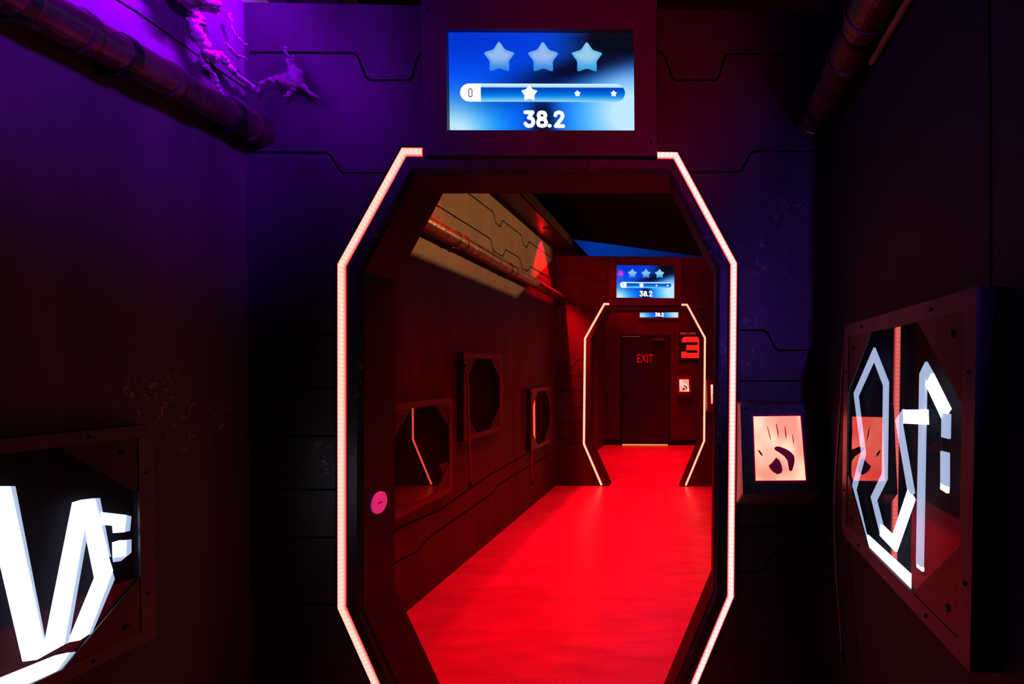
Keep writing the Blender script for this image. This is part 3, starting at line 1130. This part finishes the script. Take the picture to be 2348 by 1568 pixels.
# ------------------------------------------------------------------ palm scanners
def palm_scanner(label):
    root = thing('palm_scanner', label, 'scanner', (0.29, D1, 0.876), 'palm scanners beside the doorways')
    yw = D1 - 0.001
    back = [(0.163, yw, 1.262), (0.445, yw, 1.262), (0.445, yw, 0.880), (0.163, yw, 0.880)]
    yt, yb = D1 - 0.043, D1 - 0.098
    front = [P(1698, 927, 'Y', yt), P(1862, 927, 'Y', yt), P(1878, 1132, 'Y', yb), P(1704, 1132, 'Y', yb)]
    bm = bmesh.new()
    va = [bm.verts.new(p) for p in back]
    vb = [bm.verts.new(p) for p in front]
    bm.faces.new(va)
    bm.faces.new(vb)
    for i in range(4):
        bm.faces.new((va[i], vb[i], vb[(i + 1) % 4], va[(i + 1) % 4]))
    bmesh.ops.recalc_face_normals(bm, faces=bm.faces[:])
    bmesh.ops.bevel(bm, geom=bm.edges[:], offset=0.003, segments=2, affect='EDGES')
    obj('housing', bm, M['scanner'], root)
    nn = (front[1] - front[0]).cross(front[3] - front[0]).normalized()
    if nn.y > 0:
        nn = -nn
    p0 = (front[0] + front[2]) / 2 + nn * 0.0015
    pl = (p0, nn)
    B = lambda x, y: P(1680 + x * 0.1914, 880 + y * 0.1914, pl)
    bm = bmesh.new()
    q = [B(240, 385), B(815, 378), B(882, 1160), B(268, 1165)]
    lay = bm.loops.layers.uv.verify()
    a_ = [bm.verts.new(v) for v in q]
    b_ = [bm.verts.new(v + nn * 0.0012) for v in q]
    fce = bm.faces.new(b_)
    for lp, uvv in zip(fce.loops, ((0, 1), (1, 1), (1, 0), (0, 0))):
        lp[lay].uv = uvv
    for i in range(4):
        bm.faces.new((a_[i], b_[i], b_[(i + 1) % 4], a_[(i + 1) % 4]))
    obj('lit_screen', bm, M['palm'], root)
    # screen surround
    bm = bmesh.new()
    ribbon(bm, q, 0.004, nn, 0.003, closed=True)
    obj('bezel', bm, M['print'], root)
    pl2 = (p0 + nn * 0.0014, nn)
    B2 = lambda x, y: P(1680 + x * 0.1914, 880 + y * 0.1914, pl2)
    pads = [[(495, 770), (520, 750), (560, 750), (640, 780), (700, 820), (735, 860), (742, 910), (735, 970), (715, 1030),
             (695, 1050), (672, 1030), (665, 970), (655, 920), (620, 870), (560, 825), (510, 795)],
            [(520, 880), (495, 915), (470, 945), (430, 980), (450, 1020), (490, 1060), (540, 1085), (585, 1065), (597, 1030), (585, 970), (560, 915)]]
    for pd in pads:
        bm = bmesh.new()
        prism(bm, [B2(*c) for c in pd], nn * 0.001)
        obj('palm_pad', bm, M['print'], root)
    for (x0, y0), (x1, y1), w in (((412, 500), (465, 705), 12), ((520, 458), (556, 668), 14), ((624, 498), (645, 686), 14),
                                  ((713, 596), (738, 748), 12), ((305, 788), (365, 874), 24)):
        dx, dy = x1 - x0, y1 - y0
        l = math.hypot(dx, dy)
        nx, ny = -dy / l * w / 2, dx / l * w / 2
        sh = [(x0, y0), (x0 + dx * .15 + nx * .8, y0 + dy * .15 + ny * .8), (x0 + dx * .6 + nx, y0 + dy * .6 + ny), (x1, y1),
              (x0 + dx * .6 - nx, y0 + dy * .6 - ny), (x0 + dx * .15 - nx * .8, y0 + dy * .15 - ny * .8)]
        bm = bmesh.new()
        prism(bm, [B2(*c) for c in sh], nn * 0.001)
        obj('finger_line', bm, M['print'], root)
    for c in ((165, 302), (882, 298), (197, 1238), (962, 1228)):
        screw(root, B(*c), nn, 0.0045)
    settle(root)
    return root


ps = palm_scanner('large palm scanner with glowing hand print right of the near doorway')
p2 = copy_tree(ps, off=(0, D2 - D1, 0))
p2['label'] = 'partly hidden palm scanner right of the far doorway'
p3 = copy_tree(ps, off=(P(1552, 880, 'Y', D3 - 0.06).x - 0.172, D3 - D1, 0))
p3['label'] = 'small palm scanner with glowing hand print on the end wall'

# ------------------------------------------------------------------ pipes
def pipe(label, X, Z, sections, y_end):
    """sections: (y0, y1, radius)"""
    root = thing('pipe', label, 'pipe', (X, sections[0][0], Z), 'rusty pipes running along the walls')
    bm = bmesh.new()
    pts, rad = [], []
    for y0, y1, r in sections:
        pts += [(X, y0 + 0.001, Z), (X, y1 - 0.001, Z)]
        rad += [r, r]
    tube(bm, pts, rad, 28)
    obj('body', bm, M['pipe'], root, False)
    for (y0, y1, r) in sections[:-1]:
        bm = bmesh.new()
        tube(bm, [(X, y1 - 0.012, Z), (X, y1 - 0.011, Z), (X, y1 + 0.002, Z), (X, y1 + 0.003, Z)], [r, r + 0.004, r + 0.004, r - 0.004], 28)
        obj('collar', bm, M['pipe'], root)
    bm = bmesh.new()
    r = sections[-1][2]
    tube(bm, [(X, y_end - 0.05, Z), (X, y_end - 0.047, Z), (X, y_end - 0.003, Z), (X, y_end - 0.001, Z)], [r, r + 0.008, r + 0.009, r], 28)
    obj('flange', bm, M['pipe'], root)
    # strap that holds the pipe to the wall
    sgn = -1 if X < -0.5 else 1
    wx = XL if sgn < 0 else XR
    for yb in [s[1] - 0.12 for s in sections]:
        bm = bmesh.new()
        tube(bm, [(X, yb, Z), (X, yb + 0.018, Z)], [r + 0.007, r + 0.007], 24)
        box(bm, (min(wx, X), yb, Z - 0.012 - r), (max(wx, X), yb + 0.018, Z - r + 0.004))
        obj('strap', bm, M['metal_dark'], root)
    settle(root)
    return root


zp = P(607, 302, 'Y', D1).z
pipe('rusty pipe along the near left wall, lit violet and red', XL + 0.055, zp, [(-1.0, 1.17, 0.053), (1.17, 1.36, 0.050), (1.36, D1, 0.047)], D1)
pipe('rusty pipe along the corridor left wall, seen through the near doorway', XL + 0.055, zp, [(D1 + TW, 3.05, 0.052), (3.05, 3.9, 0.050), (3.9, D2, 0.047)], D2)
pipe('dark pipe at the top of the right wall', XR - 0.061, P(1880, 290, 'Y', D1).z, [(0.0, 1.13, 0.055), (1.13, 1.29, 0.051), (1.29, D1, 0.046)], D1)
bm = bmesh.new()
zc = P(1880, 290, 'Y', D1).z - 0.056
tube(bm, [(XR - 0.0125, 1.22, zc), (XR - 0.0125, 1.18, zc), (XR - 0.0125, 0.02, zc)], 0.009, 12)
tag(obj('conduit', bm, M['hose'], smooth=True), 'thin violet-lit conduit between the dark pipe and the right wall', 'conduit')

# ------------------------------------------------------------------ root ornament
def root_vine():
    rnd = random.Random(3)
    root = thing('dried_root', 'pale gnarled root climbing the violet upper left wall', 'ornament', tuple(P(450, 60, 'X', XL)))
    XV = XL + 0.03

    def branch(pts, r0, r1, nm='branch', jit=0.004):
        fine, rad = [], []
        n = (len(pts) - 1) * 5
        for i in range(len(pts) - 1):
            p0, p1, p2, p3 = pts[max(i - 1, 0)], pts[i], pts[i + 1], pts[min(i + 2, len(pts) - 1)]
            for k in range(5):
                t = k / 5
                q = 0.5 * ((2 * p1) + (p2 - p0) * t + (2 * p0 - 5 * p1 + 4 * p2 - p3) * t * t + (3 * p1 - p0 - 3 * p2 + p3) * t ** 3)
                fine.append(q + Vector([rnd.uniform(-jit, jit) for _ in range(3)]))
                s = (i * 5 + k) / n
                rad.append((r0 + (r1 - r0) * s) * rnd.uniform(0.75, 1.3))
        fine.append(pts[-1]); rad.append(r1 * 0.5)
        bm = bmesh.new()
        tube(bm, fine, rad, 9)
        obj(nm, bm, M['vine'], root, True)

    A = lambda l, d=0.0: [P(a_, b_, 'X', XV + d) for a_, b_ in l]
    branch(A([(440, 5), (447, 40), (452, 75), (468, 100), (475, 125), (495, 135)], 0.02), 0.020, 0.012, 'stem')
    branch(A([(488, 130), (505, 125), (520, 142), (532, 160), (552, 180), (574, 195), (582, 212)], 0.0), 0.012, 0.006)
    branch(A([(478, 122), (465, 132), (468, 145), (485, 165), (497, 190), (505, 212), (535, 232)]), 0.010, 0.003)
    branch(A([(520, 102), (530, 112), (545, 125), (568, 137)]), 0.004, 0.002)
    branch(A([(525, 30), (535, 70), (552, 95), (570, 105)]), 0.004, 0.002)
    bm = bmesh.new()
    for (a_, b_, r) in ((440, -12, 0.040), (468, -2, 0.034), (410, -30, 0.045)):
        blob(bm, P(a_, b_, 'X', XL + 0.03 + r * 0.6), r, rnd, 3, (1, 1.2, 0.7))
    obj('clump', bm, M['vine'], root, True)
    settle(root)
    return root


def root_knot():
    rnd = random.Random(11)
    YV = D1 - 0.03
    root = thing('dried_root', 'small knotted root with four twigs on the front wall left of the screen', 'ornament', tuple(P(668, 183, 'Y', D1)))
    B = lambda l, d=0.0: [P(a_, b_, 'Y', YV - d) for a_, b_ in l]
    for pts, r0, r1 in ((B([(588, 212), (596, 192), (615, 184), (640, 182), (662, 184)]), 0.005, 0.010),
                        (B([(672, 178), (668, 158), (662, 140), (657, 120), (653, 102)]), 0.013, 0.003),
                        (B([(678, 170), (672, 148), (674, 126)]), 0.009, 0.005),
                        (B([(682, 188), (698, 200), (712, 214), (736, 227)]), 0.012, 0.002),
                        (B([(672, 192), (676, 208), (662, 214), (650, 224)]), 0.008, 0.004)):
        fine, rad = [], []
        for i in range(len(pts) - 1):
            for k in range(5):
                t = k / 5
                fine.append(pts[i].lerp(pts[i + 1], t) + Vector([rnd.uniform(-.004, .004) for _ in range(3)]))
                s = (i + t) / (len(pts) - 1)
                rad.append((r0 + (r1 - r0) * s) * rnd.uniform(0.7, 1.4))
        fine.append(pts[-1]); rad.append(r1 * .5)
        bm = bmesh.new()
        tube(bm, fine, rad, 9)
        obj('twig', bm, M['vine'], root, True)
    bm = bmesh.new()
    for (a_, b_, r) in ((662, 186, 0.026), (678, 182, 0.026), (682, 168, 0.018), (672, 192, 0.018)):
        blob(bm, P(a_, b_, 'Y', D1 - 0.035), r, rnd, 2)
    obj('knot', bm, M['vine'], root, True)
    settle(root)


root_vine()
root_knot()

# ------------------------------------------------------------------ disc on the left lining of the opening
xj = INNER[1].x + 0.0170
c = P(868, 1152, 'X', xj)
root = thing('round_button', 'pink round button with an added soft glow on the left inner side of the near doorway', 'disc', tuple(c))
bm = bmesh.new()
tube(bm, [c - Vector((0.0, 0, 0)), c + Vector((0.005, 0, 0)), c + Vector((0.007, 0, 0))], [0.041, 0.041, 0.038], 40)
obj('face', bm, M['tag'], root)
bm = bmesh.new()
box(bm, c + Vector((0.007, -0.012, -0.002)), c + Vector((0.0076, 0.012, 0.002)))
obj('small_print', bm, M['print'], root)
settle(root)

# ------------------------------------------------------------------ downlights in the soffit
def downlight(label, px, py, r=0.035, zz=STOP, on=True):
    c = P(px, py, 'Z', zz)
    root = thing('downlight', label, 'light', tuple(c), 'recessed red downlights in the soffit')
    bm = bmesh.new()
    tube(bm, [c, c - Vector((0, 0, 0.006)), c - Vector((0, 0, 0.007)), c - Vector((0, 0, 0.002))],
         [r * 1.3, r * 1.3, r * 1.05, r], 24, cap=False)
    obj('trim_ring', bm, M['metal_dark'], root, True)
    bm = bmesh.new()
    tube(bm, [c - Vector((0, 0, 0.001)), c - Vector((0, 0, 0.003))], [r, r * 0.95], 24)
    obj('lens', bm, M['downlight'], root)
    settle(root)


downlight('small glowing red downlight in the soffit', 1254, 523, 0.030)

# ------------------------------------------------------------------ end wall: door, sign
dl, dr_ = P(1424, 900, 'Y', D3).x, P(1536, 900, 'Y', D3).x
dz = P(1480, 768, 'Y', D3).z
bm = bmesh.new()
f = 0.03
box(bm, (dl + f, D3 - 0.03, 0.018), (dr_ - f, D3 - 0.002, dz - f))
door = tag(obj('door_1', bm, M['door']), 'black exit door in the end wall', kind='structure')
bm = bmesh.new()
ribbon(bm, [(dl + f / 2, D3 - 0.002, 0), (dl + f / 2, D3 - 0.002, dz - f / 2), (dr_ - f / 2, D3 - 0.002, dz - f / 2), (dr_ - f / 2, D3 - 0.002, 0)],
       f, (0, -1, 0), 0.04)
obj('door_frame', bm, M['black'], door)
bm = bmesh.new()
box(bm, (dl + f, D3 - 0.012, 0.003), (dr_ - f, D3 - 0.004, 0.016))
obj('light_gap', bm, M['leak'], door)['label'] = 'warm light line under the door'
bm = bmesh.new()
box(bm, (dl + f, D3 - 0.036, dz - 0.034), (dl + 0.34, D3 - 0.032, dz - 0.026))
obj('light_gap', bm, mat('leak_dim', (0.3, 0.3, 0.2), emit=(0.45, 0.22, 0.08), strength=0.7), door)
a, b = P(1496, 775, 'Y', D3 - 0.05), P(1524, 781, 'Y', D3 - 0.05)
bm = bmesh.new()
box(bm, (a.x, D3 - 0.075, b.z), (b.x, D3 - 0.03, a.z))
obj('door_closer', bm, M['panel_frame'], door)
bm = bmesh.new()
box(bm, (dl + 0.06, D3 - 0.07, 0.98), (dl + 0.13, D3 - 0.03, 1.02))
obj('door_handle', bm, M['metal_dark'], door)


def text_mesh(name, txt, x0, x1, z0, z1, Y, m, parent=None, fat=0.0):
    cu = bpy.data.curves.new(name, 'FONT')
    cu.body = txt
    cu.offset = fat
    cu.extrude = 0.0
    to = bpy.data.objects.new(name, cu)
    COL.objects.link(to)
    bpy.context.view_layer.update()
    me = bpy.data.meshes.new_from_object(to.evaluated_get(bpy.context.evaluated_depsgraph_get()))
    bpy.data.objects.remove(to, do_unlink=True)
    xs = [v.co.x for v in me.vertices]
    ys = [v.co.y for v in me.vertices]
    for v in me.vertices:
        u = (v.co.x - min(xs)) / (max(xs) - min(xs)) if False else (v.co.x - mnx(xs)) / (mxx(xs) - mnx(xs))
        w = (v.co.y - mnx(ys)) / (mxx(ys) - mnx(ys))
        v.co = Vector((x0 + u * (x1 - x0), Y, z0 + w * (z1 - z0)))
    me.materials.clear()
    me.materials.append(m)
    o = bpy.data.objects.new(name, me)
    COL.objects.link(o)
    o.parent = parent
    return o


_cache = {}
def mnx(l):
    k = ('n', id(l))
    if k not in _cache:
        _cache[k] = min(l)
    return _cache[k]
def mxx(l):
    k = ('x', id(l))
    if k not in _cache:
        _cache[k] = max(l)
    return _cache[k]


a, b = P(1461, 812, 'Y', D3 - 0.032), P(1498, 831, 'Y', D3 - 0.032)
text_mesh('exit_lettering', 'EXIT', a.x, b.x, b.z, a.z, D3 - 0.032, M['exit_red'], door, 0.0)

# sign with the big 3
sy = D3 - 0.002
root = thing('number_sign', 'black sign with a blocky red 3 above the small end-wall scanner', 'sign', tuple(P(1581, 826, 'Y', D3)))
a, b = P(1557, 757, 'Y', D3), P(1607, 829, 'Y', D3)
bm = bmesh.new()
box(bm, (a.x, D3 - 0.012, b.z), (b.x, D3 - 0.001, a.z))
obj('board', bm, M['black'], root)
S3 = lambda x, y: P(1540 + x * 0.0638, 750 + y * 0.0638, 'Y', D3 - 0.0125)
out3 = [(360, 545), (365, 450), (395, 390), (450, 352), (500, 345), (945, 345), (1000, 440), (1000, 1110), (350, 1110), (350, 880),
        (540, 880), (545, 925), (925, 925), (935, 830), (530, 830), (530, 640), (935, 640), (935, 540)]
bm = bmesh.new()
prism(bm, [S3(*c_) for c_ in out3], (0, -0.002, 0))
obj('numeral', bm, M['sign_red'], root)
a, b = S3(320, 185), S3(865, 265)
text_mesh('lettering', 'ESCAPE', a.x, b.x, b.z, a.z, D3 - 0.0135, M['sign_red'], root, 0.0)
settle(root)
